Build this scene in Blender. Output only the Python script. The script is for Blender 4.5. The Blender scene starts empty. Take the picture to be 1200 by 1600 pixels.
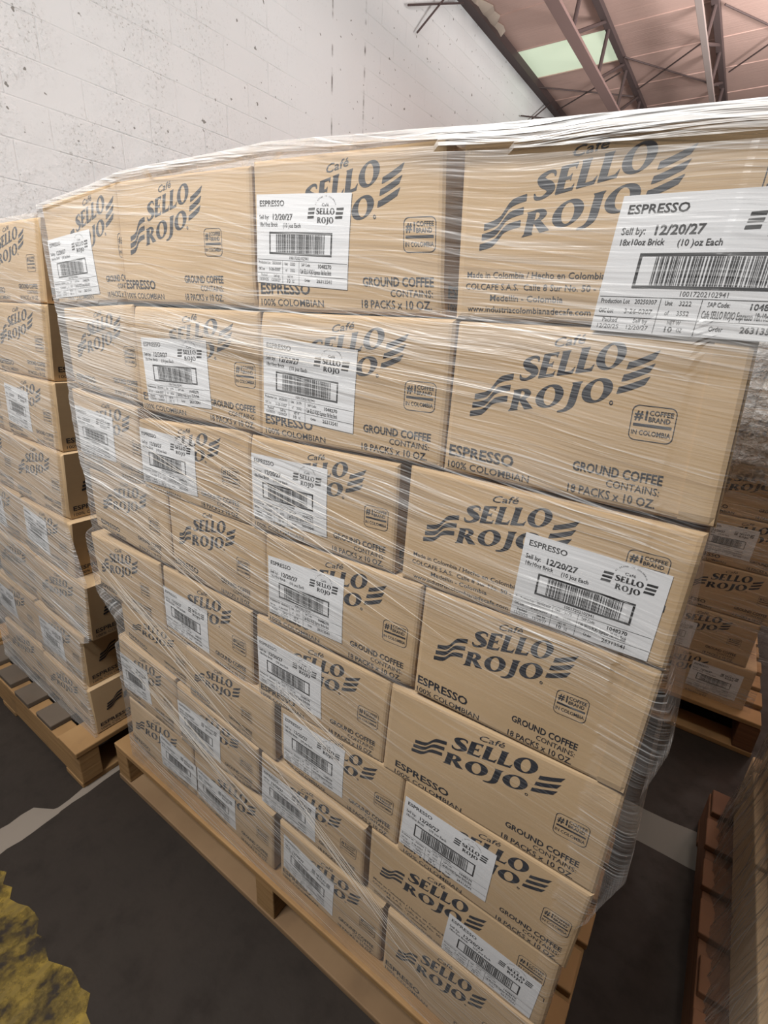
import bpy, bmesh, math, random
import numpy as np
from mathutils import Matrix, Vector, noise

# ------------------------------------------------------------------ units
# The near pallet's front face stands 0.52 m in front of the lens; 1 unit = 0.52 m.
S = 0.52
FZ = 2.60                                   # floor below the lens, in units
def W(x, y, z): return (x * S, y * S, (z + FZ) * S)

scene = bpy.context.scene
COL = scene.collection
rnd = random.Random(7)

# ------------------------------------------------------------------ camera
def rot(rx, ry, rz):
    cx, sx, cy, sy, cz, sz = math.cos(rx), math.sin(rx), math.cos(ry), math.sin(ry), math.cos(rz), math.sin(rz)
    return (Matrix(((cz, -sz, 0), (sz, cz, 0), (0, 0, 1))) @ Matrix(((1, 0, 0), (0, cx, -sx), (0, sx, cx)))
            @ Matrix(((cy, 0, sy), (0, 1, 0), (-sy, 0, cy))))
cam_data = bpy.data.cameras.new('camera')
cam = bpy.data.objects.new('camera', cam_data); COL.objects.link(cam)
Mr = rot(-0.361280, -0.053565, 0.589475)
cam.matrix_world = Matrix.Translation((0, 0, FZ * S)) @ Matrix((
    (Mr[0][0], Mr[0][2], -Mr[0][1]), (Mr[1][0], Mr[1][2], -Mr[1][1]), (Mr[2][0], Mr[2][2], -Mr[2][1]))).to_4x4()
cam_data.sensor_fit = 'HORIZONTAL'; cam_data.sensor_width = 36
cam_data.lens = 767.959043 * 36 / 1200
cam_data.clip_start = 0.02; cam_data.clip_end = 200
scene.camera = cam

# ------------------------------------------------------------------ light
scene.view_settings.view_transform = 'Standard'; scene.view_settings.look = 'None'
scene.view_settings.gamma = 1; scene.view_settings.use_curve_mapping = False
scene.view_settings.exposure = 0.22
world = bpy.data.worlds.new('world'); scene.world = world; world.use_nodes = True
bg = world.node_tree.nodes['Background']; bg.inputs[0].default_value = (1.0, 0.92, 0.86, 1); bg.inputs[1].default_value = 0.06
def point_fill(name, loc, energy, r=0.18, color=(1, 0.95, 0.89)):
    l = bpy.data.lights.new(name, 'POINT'); l.energy = energy; l.shadow_soft_size = r; l.color = color
    o = bpy.data.objects.new(name, l); COL.objects.link(o); o.location = loc; return o
def area(name, loc, target, size, energy, color=(1, 0.95, 0.88)):
    l = bpy.data.lights.new(name, 'AREA'); l.shape = 'RECTANGLE'; l.size = size[0]; l.size_y = size[1]
    l.energy = energy; l.color = color
    o = bpy.data.objects.new(name, l); COL.objects.link(o); o.location = loc
    o.rotation_euler = (Vector(target) - Vector(loc)).to_track_quat('-Z', 'Y').to_euler(); return o
area('aisle_lamp', (-0.90, -0.70, 2.98), (-0.95, 0.9, 1.55), (0.9, 0.4), 84, (1, 0.985, 0.965))
point_fill('wall_roof_fill', (-1.0, 3.3, 3.7), 64, color=(0.96, 1, 1))  # added fill light for the wall and roof, no fixture there
up = area('roof_fill', (1.7, 5.4, 2.7), (1.3, 6.0, 4.7), (1.2, 1.2), 330, (1, 0.96, 0.93))  # added upward fill that only brightens the roof, not a real fixture
up.data.spread = math.radians(140)
point_fill('back_stack_fill', (0.45, 0.62, 3.6), 75, color=(1, 0.96, 0.90))  # unseen light added to brighten the fronts of the back stack
point_fill('far_roof_fill', (1.7, 6.2, 3.3), 90, color=(1, 0.96, 0.92))  # added out of view to lift the right part of the roof

# ------------------------------------------------------------------ materials
def mat(name, color, rough=0.7, spec=0.3, metal=0.0):
    m = bpy.data.materials.new(name); m.use_nodes = True
    b = m.node_tree.nodes['Principled BSDF']
    b.inputs['Base Color'].default_value = (*color, 1); b.inputs['Roughness'].default_value = rough
    b.inputs['Specular IOR Level'].default_value = spec; b.inputs['Metallic'].default_value = metal
    return m, m.node_tree, b
def N(t, kind, **kw):
    n = t.nodes.new(kind)
    for k, v in kw.items():
        if k in n.inputs.keys(): n.inputs[k].default_value = v
        else: setattr(n, k, v)
    return n
def math_(t, op, a, b=None, clamp=False):
    n = t.nodes.new('ShaderNodeMath'); n.operation = op; n.use_clamp = clamp
    for i, v in enumerate((a, b)):
        if v is None: continue
        if isinstance(v, (int, float)): n.inputs[i].default_value = v
        else: t.links.new(v, n.inputs[i])
    return n.outputs[0]
def ramp(t, val, lo, hi, a=0.0, b=1.0):
    n = t.nodes.new('ShaderNodeMapRange'); n.inputs[1].default_value = lo; n.inputs[2].default_value = hi
    n.inputs[3].default_value = a; n.inputs[4].default_value = b; n.clamp = True
    t.links.new(val, n.inputs[0]); return n.outputs[0]
def coords(t, scale=(1, 1, 1), loc=(0, 0, 0), rotm=(0, 0, 0), src='Object'):
    tc = t.nodes.new('ShaderNodeTexCoord'); mp = t.nodes.new('ShaderNodeMapping')
    mp.inputs['Scale'].default_value = scale; mp.inputs['Location'].default_value = loc; mp.inputs['Rotation'].default_value = rotm
    t.links.new(tc.outputs[src], mp.inputs[0]); return mp.outputs[0]
def noise_(t, vec, scale, detail=3, rough=0.5):
    n = t.nodes.new('ShaderNodeTexNoise'); n.inputs['Scale'].default_value = scale
    n.inputs['Detail'].default_value = detail; n.inputs['Roughness'].default_value = rough
    t.links.new(vec, n.inputs['Vector']); return n.outputs['Fac']
def mixc(t, fac, a, b):
    n = t.nodes.new('ShaderNodeMix'); n.data_type = 'RGBA'
    if isinstance(fac, (int, float)): n.inputs[0].default_value = fac
    else: t.links.new(fac, n.inputs[0])
    for i, v in ((6, a), (7, b)):
        if isinstance(v, tuple): n.inputs[i].default_value = (*v, 1)
        else: t.links.new(v, n.inputs[i])
    return n.outputs[2]
def bump(t, b, h, strength=0.3, dist=0.002):
    n = t.nodes.new('ShaderNodeBump'); n.inputs['Strength'].default_value = strength; n.inputs['Distance'].default_value = dist
    t.links.new(h, n.inputs['Height']); t.links.new(n.outputs[0], b.inputs['Normal'])

def cardboard(name, c0, c1):
    m, t, b = mat(name, c0, 0.8, 0.2)
    v = coords(t, (1, 1, 1)); n1 = noise_(t, v, 7, 4)
    vf = coords(t, (30, 30, 420)); n2 = noise_(t, vf, 1, 2)
    c = mixc(t, ramp(t, n1, 0.3, 0.7), c0, c1)
    c = mixc(t, ramp(t, n2, 0.35, 0.65, 0, 0.12), c, (c0[0] * .7, c0[1] * .68, c0[2] * .65))
    t.links.new(c, b.inputs['Base Color']); bump(t, b, n2, 0.12, 0.001); return m
M_CARD = cardboard('kraft_cardboard', (0.50, 0.36, 0.215), (0.45, 0.32, 0.185))
M_FLAP = cardboard('kraft_flap', (0.49, 0.355, 0.21), (0.45, 0.32, 0.185))
def inkmat():
    m, t, b = mat('black_ink', (0.022, 0.024, 0.032), 0.55, 0.3)
    v = coords(t, (1, 1, 1)); n = noise_(t, v, 160, 3)
    t.links.new(mixc(t, ramp(t, n, 0.55, 0.8, 0, 0.35), (0.02, 0.022, 0.03), (0.07, 0.06, 0.055)), b.inputs['Base Color']); return m
M_INK = inkmat()
M_LABEL = mat('label_paper', (0.65, 0.66, 0.675), 0.5, 0.3)[0]
M_LINK = mat('label_ink', (0.012, 0.012, 0.014), 0.5, 0.3)[0]
def wood(name, a, b_, dirt=(0.10, 0.065, 0.04)):
    m, t, b = mat(name, a, 0.75, 0.2)
    v = coords(t, (3, 3, 60)); n = noise_(t, v, 1.5, 4)
    v2 = coords(t, (1, 1, 1)); n2 = noise_(t, v2, 9, 4)
    c = mixc(t, ramp(t, n, 0.3, 0.7), a, b_); c = mixc(t, ramp(t, n2, 0.55, 0.8, 0, 0.6), c, dirt)
    t.links.new(c, b.inputs['Base Color']); bump(t, b, n, 0.35, 0.002); return m
M_WOOD = wood('pine_pallet_wood', (0.32, 0.195, 0.088), (0.22, 0.125, 0.052))
M_WOODD = wood('dusty_base_board_wood', (0.24, 0.155, 0.085), (0.17, 0.105, 0.055))
M_WOODG = wood('weathered_pallet_wood', (0.115, 0.09, 0.068), (0.07, 0.055, 0.042))
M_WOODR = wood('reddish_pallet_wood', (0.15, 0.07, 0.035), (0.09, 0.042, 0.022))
M_STEEL = mat('dark_painted_steel', (0.10, 0.072, 0.07), 0.6, 0.3)[0]
M_STEELP = mat('dusty_pink_painted_steel', (0.30, 0.205, 0.19), 0.7, 0.3)[0]
M_STEELW = mat('pale_worn_steel', (0.30, 0.25, 0.235), 0.7, 0.3)[0]

# film: clear where smooth, milky and shiny where it is gathered into streaks
def film(name, slope=-0.085, amount=1.0, veil=0.075, swap=False, seed=0.0, tint=(0.82, 0.825, 0.82), crumple=0.0):
    m = bpy.data.materials.new(name); m.use_nodes = True; t = m.node_tree
    b = t.nodes['Principled BSDF']; out = t.nodes['Material Output']
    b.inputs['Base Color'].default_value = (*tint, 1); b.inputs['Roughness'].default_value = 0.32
    b.inputs['Specular IOR Level'].default_value = 0.6
    uv = t.nodes.new('ShaderNodeAttribute'); uv.attribute_name = 'film_uv'      # x along the roll, y up the load, z density
    sp = t.nodes.new('ShaderNodeSeparateXYZ'); t.links.new(uv.outputs['Vector'], sp.inputs[0])
    u, v, d = sp.outputs
    cmb = t.nodes.new('ShaderNodeCombineXYZ'); t.links.new(u, cmb.inputs[0]); t.links.new(v, cmb.inputs[1]); cmb.inputs[2].default_value = seed
    warp = noise_(t, cmb.outputs[0], 2.1, 1)
    w2 = math_(t, 'MULTIPLY', warp, 0.05)
    base = math_(t, 'ADD', v, w2)
    def streak(su, sv, lo, hi, z, sl=slope):
        tt = math_(t, 'ADD', base, math_(t, 'MULTIPLY', u, -sl))
        c = t.nodes.new('ShaderNodeCombineXYZ')
        t.links.new(math_(t, 'MULTIPLY', u, su), c.inputs[0]); t.links.new(math_(t, 'MULTIPLY', tt, sv), c.inputs[1]); c.inputs[2].default_value = z + seed
        n = noise_(t, c.outputs[0], 1, 1.5, 0.5); return ramp(t, n, lo, hi), n
    a1, n1 = streak(1.3, 190, 0.57, 0.68, 1.0, slope + .03)
    a2, n2 = streak(0.9, 92, 0.59, 0.68, 5.0, slope - .035)
    a4, n4 = streak(1.1, 135, 0.59, 0.69, 7.0, slope - .11)
    a3, n3 = streak(0.6, 14, 0.45, 0.75, 9.0)
    clump, _ = streak(1.1, 6, 0.34, 0.56, 13.0)
    s = math_(t, 'ADD', math_(t, 'MULTIPLY', a1, 0.46), math_(t, 'MULTIPLY', a2, 0.42))
    s = math_(t, 'ADD', s, math_(t, 'ADD', math_(t, 'MULTIPLY', a3, 0.09), math_(t, 'MULTIPLY', a4, 0.40)))
    s = math_(t, 'MULTIPLY', math_(t, 'MULTIPLY', s, math_(t, 'ADD', clump, 0.12)), math_(t, 'MULTIPLY', d, amount * 0.82))
    lw = t.nodes.new('ShaderNodeLayerWeight'); lw.inputs[0].default_value = 0.25
    s = math_(t, 'ADD', s, math_(t, 'MULTIPLY', math_(t, 'POWER', lw.outputs['Facing'], 1.6), 0.17))
    s = math_(t, 'ADD', s, math_(t, 'MULTIPLY', math_(t, 'MAXIMUM', math_(t, 'ADD', d, -0.1), 0.05), veil), clamp=True)
    va = t.nodes.new('ShaderNodeAttribute'); va.attribute_name = 'film_layers'
    s = math_(t, 'ADD', s, math_(t, 'MULTIPLY', va.outputs['Fac'], math_(t, 'ADD', math_(t, 'MULTIPLY', n3, 0.30), 0.14)), clamp=True)
    if crumple:
        cn = noise_(t, cmb.outputs[0], 26, 5, .62); cr = ramp(t, cn, .50, .66)
        s = math_(t, 'ADD', s, math_(t, 'MULTIPLY', math_(t, 'MULTIPLY', va.outputs['Fac'], cr), crumple * .35), clamp=True)
        hsum = math_(t, 'ADD', math_(t, 'MULTIPLY', n3, .5), math_(t, 'MULTIPLY', cn, 6 * crumple))
    s = math_(t, 'MINIMUM', s, 0.88)
    if not crumple: hsum = math_(t, 'ADD', math_(t, 'MULTIPLY', n1, 0.5), math_(t, 'ADD', n2, math_(t, 'MULTIPLY', n3, 2.0)))
    hsum = math_(t, 'MULTIPLY', hsum, math_(t, 'ADD', d, 0.15))
    bump(t, b, hsum, 0.9, 0.004)
    tr = t.nodes.new('ShaderNodeBsdfTransparent')
    wrinkle_shade, _ = streak(1.0, 105, 0.55, 0.66, 21.0)  # dark streaks: wrinkle shadows put into the film's see-through colour
    wrinkle_shade = math_(t, 'MULTIPLY', math_(t, 'MULTIPLY', wrinkle_shade, clump), math_(t, 'MULTIPLY', d, 0.62 * amount), clamp=True)
    t.links.new(mixc(t, wrinkle_shade, (0.97, 0.965, 0.96), (0.50, 0.46, 0.43)), tr.inputs[0])
    mx = t.nodes.new('ShaderNodeMixShader'); t.links.new(s, mx.inputs[0])
    t.links.new(tr.outputs[0], mx.inputs[1]); t.links.new(b.outputs[0], mx.inputs[2]); t.links.new(mx.outputs[0], out.inputs[0])
    return m
M_FILM = film('stretch_film_wrap')
M_FILML = film('stretch_film_left', slope=-0.10, seed=3.3, amount=0.95, veil=0.2)
M_FILMB = film('stretch_film_back', slope=-0.02, seed=7.1, amount=0.7, veil=0.07, crumple=1.0)
M_FILMR = film('stretch_film_shade_tint', slope=0.0, seed=11.0, amount=1.0, veil=0.25, tint=(0.26, 0.235, 0.21))  # dark tint carries the shade that falls on the right load

# ------------------------------------------------------------------ object helpers
def link(name, me, m=None, parent=None, loc=None):
    o = bpy.data.objects.new(name, me); COL.objects.link(o)
    if m is not None: me.materials.append(m)
    if parent is not None: o.parent = parent
    if loc is not None: o.location = loc
    return o
def mesh(name, verts, faces, m, parent=None, base=(0, 0, 0), smooth=False):
    me = bpy.data.meshes.new(name)
    b = base
    me.from_pydata([(v[0] - b[0], v[1] - b[1], v[2] - b[2]) for v in verts], [], faces); me.update()
    if smooth: me.shade_smooth()
    return link(name, me, m, parent)
def tag(o, label, cat, group=None):
    o['label'] = label; o['category'] = cat
    if group: o['group'] = group
    return o
def thing(name, loc, label, cat, group=None):
    o = bpy.data.objects.new(name, None); COL.objects.link(o); o.location = loc; o.empty_display_size = 0.05
    return tag(o, label, cat, group)
def struct(o): o['kind'] = 'structure'; return o
class MB:
    """collects boxes and bars in metres, in world coordinates"""
    def __init__(self): self.v = []; self.f = []
    def box(self, x0, x1, y0, y1, z0, z1):
        n = len(self.v)
        self.v += [(x0, y0, z0), (x1, y0, z0), (x1, y1, z0), (x0, y1, z0), (x0, y0, z1), (x1, y0, z1), (x1, y1, z1), (x0, y1, z1)]
        self.f += [tuple(n + i for i in q) for q in ((3, 2, 1, 0), (4, 5, 6, 7), (0, 1, 5, 4), (1, 2, 6, 5), (2, 3, 7, 6), (3, 0, 4, 7))]; return self
    def bar(self, a, b, r, k=8):
        a, b = Vector(a), Vector(b); d = (b - a).normalized()
        s = d.cross(Vector((0, 0, 1)))
        if s.length < 1e-3: s = Vector((1, 0, 0))
        s.normalize(); u = s.cross(d); n = len(self.v)
        for p in (a, b):
            for i in range(k):
                q = p + r * (math.cos(2 * math.pi * i / k) * s + math.sin(2 * math.pi * i / k) * u); self.v.append(tuple(q))
        for i in range(k): self.f.append((n + i, n + (i + 1) % k, n + k + (i + 1) % k, n + k + i))
        self.f.append(tuple(n + i for i in reversed(range(k)))); self.f.append(tuple(n + k + i for i in range(k))); return self
    def build(self, name, m, parent=None, bevel=0.0, base=(0, 0, 0)):
        o = mesh(name, self.v, self.f, m, parent, base)
        if bevel:
            md = o.modifiers.new('edge', 'BEVEL'); md.width = bevel; md.segments = 2
        return o

# ------------------------------------------------------------------ flat artwork (2D pieces: arrays of points + faces)
class Art:
    def __init__(self): self.v = []; self.f = []
    def add(self, pts, faces):
        n = len(self.v); self.v += [tuple(p) for p in pts]; self.f += [tuple(n + i for i in q) for q in faces]; return self
    def poly(self, pts): return self.add(pts, [tuple(range(len(pts)))])
    def rect(self, x0, y0, x1, y1):
        n = max(1, int(math.ceil(max(x1 - x0, y1 - y0) / .045))); P = []
        for i in range(n + 1):
            f = i / n
            P += [(x0 + (x1 - x0) * f, y0), (x0 + (x1 - x0) * f, y1)] if x1 - x0 >= y1 - y0 else [(x1, y0 + (y1 - y0) * f), (x0, y0 + (y1 - y0) * f)]
        return self.add(P, [(2 * i, 2 * i + 2, 2 * i + 3, 2 * i + 1) for i in range(n)])
    def stroke(self, pts, ws, vertical=False):
        L, R = [], []
        for i, (x, y) in enumerate(pts):
            a = pts[max(i - 1, 0)]; b = pts[min(i + 1, len(pts) - 1)]
            dx, dy = b[0] - a[0], b[1] - a[1]; l = math.hypot(dx, dy) or 1; nx, ny = (-dy / l, dx / l) if not vertical else (0, 1)
            w = ws[i] / 2; L.append((x + nx * w, y + ny * w)); R.append((x - nx * w, y - ny * w))
        n = len(pts); return self.add(L + R, [(i, i + 1, n + i + 1, n + i) for i in range(n - 1)])
    def ring(self, cx, cy, rx, ry, ix, iy, tilt=0.0, k=28, a0=0.0, a1=2 * math.pi):
        ct, st = math.cos(tilt), math.sin(tilt); O, I = [], []
        for i in range(k + 1):
            a = a0 + (a1 - a0) * i / k
            O.append((cx + rx * math.cos(a), cy + ry * math.sin(a)))
            x, y = ix * math.cos(a), iy * math.sin(a); I.append((cx + x * ct - y * st, cy + x * st + y * ct))
        return self.add(O + I, [(i, i + 1, k + 1 + i + 1, k + 1 + i) for i in range(k)])
    def merge(self, other, fn=lambda x, y: (x, y)): return self.add([fn(*p) for p in other.v], other.f)
def spline(P, n=6):
    out = []
    for i in range(len(P) - 1):
        p0, p1, p2, p3 = P[max(i - 1, 0)], P[i], P[i + 1], P[min(i + 2, len(P) - 1)]
        for k in range(n):
            t = k / n
            out.append(tuple(0.5 * ((2 * b) + (c - a) * t + (2 * a - 5 * b + 4 * c - d) * t * t + (3 * b - a - 3 * c + d) * t ** 3)
                             for a, b, c, d in zip(p0, p1, p2, p3)))
    out.append(tuple(P[-1])); return out
_tc = {}
def text_art(s, bold=0.0):
    key = (s, bold)
    if key in _tc: return _tc[key]
    cu = bpy.data.curves.new('t', 'FONT'); cu.body = s; cu.offset = bold; cu.resolution_u = 2
    o = bpy.data.objects.new('t', cu); COL.objects.link(o)
    bpy.context.view_layer.update()
    me = bpy.data.meshes.new_from_object(o)
    v = [(p.co.x, p.co.y) for p in me.vertices]; f = [tuple(p.vertices) for p in me.polygons]
    bpy.data.objects.remove(o); bpy.data.curves.remove(cu); bpy.data.meshes.remove(me)
    xs = [p[0] for p in v]
    _tc[key] = (v, f, min(xs), max(xs)); return _tc[key]
CAP = 0.70            # cap height of the built-in face at size 1
def text(art, s, x0, x1, y, h, bold=0.0, slope=0.0, shear=0.0):
    """line of text from x0 to x1 with its baseline on y and capitals h high"""
    v, f, a, b = text_art(s, bold); k = (x1 - x0) / (b - a)
    art.add([(x0 + (p[0] - a) * k + shear * p[1] / CAP * h, y + p[1] / CAP * h + slope * (p[0] - a) * k) for p in v], f)

def glyph(ch):
    a = Art()
    if ch == 'S':
        P = spline([(.66, .74, .05), (.60, .90, .10), (.40, .95, .12), (.17, .80, .24), (.30, .58, .30), (.52, .42, .31), (.62, .22, .25), (.38, .04, .12), (.14, .08, .12), (.05, .27, .04)])
        a.stroke([(p[0], p[1]) for p in P], [p[2] for p in P]); return a, .72
    if ch == 'E':
        a.rect(.04, 0, .30, 1); a.poly([(.28, .89), (.50, .89), (.57, .76), (.60, 1), (.28, 1)])
        a.poly([(.28, .45), (.42, .45), (.48, .37), (.48, .65), (.42, .56), (.28, .56)])
        a.poly([(.28, 0), (.62, 0), (.64, .25), (.56, .12), (.28, .12)]); return a, .64
    if ch == 'L':
        a.poly([(.02, 1), (.05, .9), (.05, 0), (.31, 0), (.31, .9), (.34, 1)]); a.poly([(.29, 0), (.62, 0), (.66, .30), (.55, .13), (.29, .12)]); return a, .62
    if ch == 'O':
        a.ring(.48, .50, .48, .53, .20, .44, 0.14); return a, .96
    if ch == 'R':
        a.poly([(.0, 0), (.07, .1), (.07, .9), (.02, 1), (.34, 1), (.34, .1), (.38, 0)])
        a.ring(.34, .74, .38, .27, .15, .17, 0.0, 16, -math.pi / 2, math.pi / 2)
        a.rect(.30, .91, .36, 1.01); a.rect(.30, .47, .36, .57)
        a.poly([(.32, .50), (.56, .52), (.94, 0), (.62, 0)]); return a, .90
    if ch == 'J':
        a.poly([(.14, 1), (.19, .9), (.19, .1), (.45, .1), (.45, .9), (.50, 1)])
        P = spline([(.32, .12, .26), (.28, -.08, .24), (.12, -.24, .14), (-.10, -.27, .07)])
        a.stroke([(p[0], p[1]) for p in P], [p[2] for p in P]); return a, .52
GL = {c: glyph(c) for c in 'SELORJ'}
def word(art, s, x0, x1, y, h, slope, slant=0.13, gap=0.05):
    tot = sum(GL[c][1] for c in s) + gap * (len(s) - 1); k = (x1 - x0) / tot; x = x0
    for c in s:
        g, w = GL[c]
        art.merge(g, lambda px, py, x=x: (x + px * k + slant * py * h, y + (x + px * k - x0) * slope + py * h)); x += (w + gap) * k
def logo_art():
    a = Art()
    word(a, 'SELLO', .152, .345, .2195, .046, .228); word(a, 'ROJO', .1395, .333, .1575, .043, .232)
    text(a, 'Café', .214, .272, .2885, .0175, 0.004, .20, .20)
    a.ring(.3375, .1985, .0035, .0042, .0017, .0022, 0, 12)
    for i in range(3):
        yl, yr = .2665 - .0222 * i, .2905 - .0225 * i; x0, x1 = .3555 - .0048 * i, .403 - .004 * i
        top = [(x0 + (x1 - x0) * t, yl + .0060 + (yr - yl) * (t ** 1.3) + .0012 * math.sin(math.pi * t)) for t in [j / 8 for j in range(9)]]
        bot = [(x0 - .0022 + (x1 - .0045 - x0) * t, yl - .0062 + (yr - yl - .003) * (t ** 1.25)) for t in [j / 8 for j in range(9)]]
        a.add(top + bot, [(j, j + 1, 9 + j + 1, 9 + j) for j in range(8)])
        yl, yr = .1775 - .0185 * i, .2275 - .0225 * i; x0, x1 = .0605 - .0035 * i, .142 - .0035 * i; P = []
        for j in range(13):
            t = j / 12; e = 1 / (1 + math.exp(-(t - .5) * 16)); P.append((x0 + (x1 - x0) * t, yl + (yr - yl) * (.28 * t + .72 * (.8 * e + .2 * t)) ))
        a.stroke(P, [.0118 if abs(j - 6) > 1 else .0095 for j in range(13)], True)
    return a
def badge_art(x0, y0, w, h, small=True):
    a = Art(); r = .011; P = []
    for cx, cy, s in ((x0 + w - r, y0 + h - r, 0), (x0 + r, y0 + h - r, 1), (x0 + r, y0 + r, 2), (x0 + w - r, y0 + r, 3)):
        for i in range(6): an = (s + i / 5) * math.pi / 2; P.append((cx + r * math.cos(an), cy + r * math.sin(an)))
    I = [(x0 + w / 2 + (p[0] - x0 - w / 2) * (1 - .0026 / w), y0 + h / 2 + (p[1] - y0 - h / 2) * (1 - .0026 / h)) for p in P]
    n = len(P); a.add(P + I, [(i, (i + 1) % n, n + (i + 1) % n, n + i) for i in range(n)])
    X = lambda f: x0 + w * f
    Y = lambda f: y0 + h * f
    text(a, '#1', X(.07), X(.36), Y(.60), h * .26, .02); text(a, 'COFFEE', X(.40), X(.93), Y(.74), h * .135, .014)
    text(a, 'BRAND', X(.40), X(.88), Y(.56), h * .135, .014); a.rect(X(.07), Y(.41), X(.93), Y(.485)); text(a, 'IN COLOMBIA', X(.06), X(.94), Y(.17), h * .135, .008)
    return a
def copy_art(kind):
    a, c = Art(), Art()
    if kind == 'M':
        for s, x0, x1, y in (('Made in Colombia / Hecho en Colombia', .03, .305, .083), ('COLCAFE S.A.S.  Calle 8 Sur No. 50 - 67', .028, .315, .0605),
                             ('Medellín - Colombia', .085, .235, .039), ('www.industriacolombianadecafe.com', .035, .29, .0165)):
            text(a, s, x0, x1, y, .0118, .004)
        for x0, y0, x1, y1 in ((.565, .155, .585, .157), (.583, .140, .585, .157), (.560, .004, .580, .006), (.578, .004, .580, .022)): c.rect(x0, y0, x1, y1)
        return {'address_lettering': a, 'label_corner_marks': c}
    g0, g1 = (.287, .447) if kind == 'S' else (.308, .468)
    text(a, 'ESPRESSO', .012, .166, .040, .0245, .022); text(a, '100% COLOMBIAN', .012, .203, .0125, .0155, .004)
    text(c, 'GROUND COFFEE', g0, g1, .060, .0185, .022); text(c, 'CONTAINS:', g0 + .066, g1 - .002, .0385, .0145, .004); text(c, '18 PACKS x 10 OZ.', g0 - .004, g1 - .005, .0135, .0172, .010)
    return {'product_lettering': a, 'contents_lettering': c}
LOGO = logo_art()
BADGE = {'N': badge_art(.403, .127, .068, .068), 'S': badge_art(.376, .137, .073, .064), 'M': badge_art(.500, .198, .074, .066)}
COPY = {k: copy_art(k) for k in 'NSM'}

# shipping label, in fractions of its width and height
def label_logo():
    a = Art()
    word(a, 'SELLO', .666, .850, .785, .062, 0, .0); word(a, 'ROJO', .680, .842, .695, .060, 0, .0)
    text(a, 'Café', .722, .790, .868, .030, 0.0)
    for i in range(3):
        for x0, x1 in ((.588, .652), (.866, .932)):
            y = .838 - .043 * i; a.poly([(x0 - .004 * i, y - .012), (x1 - .004 * i, y - .010), (x1 + .003 - .004 * i, y + .016), (x0 + .002 - .004 * i, y + .012)])
    s = '#1 BRAND IN COLOMBIA'
    for i, ch in enumerate(s):
        if ch == ' ': continue
        an = math.radians(158 - 136 * i / (len(s) - 1)); v, f, x0, x1 = text_art(ch, 0.0)
        cx, cy = .758 + .102 * math.cos(an), .838 + .125 * math.sin(an); r = an - math.pi / 2; k = .022
        a.add([(cx + ((p[0] - (x0 + x1) / 2) * math.cos(r) - p[1] * math.sin(r)) * k * .62, cy + ((p[0] - (x0 + x1) / 2) * math.sin(r) + p[1] * math.cos(r)) * k) for p in v], f)
    return a
def label_text(unit):
    a = Art()
    T = lambda s, x0, x1, y, h, b=0.0: text(a, s, x0, x1, y, h, b)
    T('ESPRESSO', .040, .325, .872, .062, .018); T('Sell by:', .034, .150, .728, .050, .012); T('12/20/27', .196, .420, .722, .066, .024)
    T('18x10oz Brick', .042, .255, .650, .046, .012); T('(10 )oz Each', .315, .510, .642, .046, .012)
    T('10017202102941', .392, .600, .290, .036)
    a.rect(.008, .272, .992, .276); a.rect(.003, .116, .997, .120); a.rect(.311, .008, .3135, .274); a.rect(.497, .008, .4995, .274)
    T('Production Lot', .02, .165, .225, .034, .006); T('20250307', .19, .295, .225, .034, .002)
    T('OIC Lot', .02, .095, .150, .034, .006); T('3-26-0307', .150, .285, .150, .036, .008)
    T('Packed', .05, .125, .080, .032, .006); T('12/20/25', .030, .140, .028, .034); T('Sell by', .205, .275, .080, .032, .006); T('12/20/27', .180, .285, .028, .034)
    T('Unit', .335, .370, .222, .034, .006); T(unit, .400, .455, .222, .034, .004); T('of', .345, .365, .150, .034); T('3552', .400, .455, .150, .034)
    T('NET W', .370, .430, .080, .032, .006); T('10', .365, .400, .025, .040, .014); T('OZ', .42, .445, .028, .030)
    T('SAP Code:', .525, .620, .222, .034, .006); T('1048270', .705, .838, .212, .042, .020); T('Cafe SELLO ROJO Espresso 18x10oz Brick', .512, .840, .140, .055, .006)
    T('Order', .560, .620, .050, .036, .006); T('26313541', .690, .845, .050, .044, .018)
    return a
def barcode_art():
    a = Art(); x0, x1, y0, y1 = .155, .838, .340, .594; tx, ty = .014, .022
    for q in ((x0, y0, x1, y0 + ty), (x0, y1 - ty, x1, y1), (x0, y0, x0 + tx, y1), (x1 - tx, y0, x1, y1)): a.rect(*q)
    r = random.Random(3); x = .236
    while x < .757:
        w = r.choice((.0032, .0032, .0064, .0094)); a.rect(x, y0 + ty + .004, min(x + w, .762), y1 - ty - .004); x += w + r.choice((.0032, .0040, .0066, .009))
    return a
LLOGO = label_logo(); BARS = barcode_art(); LTXT = {u: label_text(u) for u in ('3222', '3179')}

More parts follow.
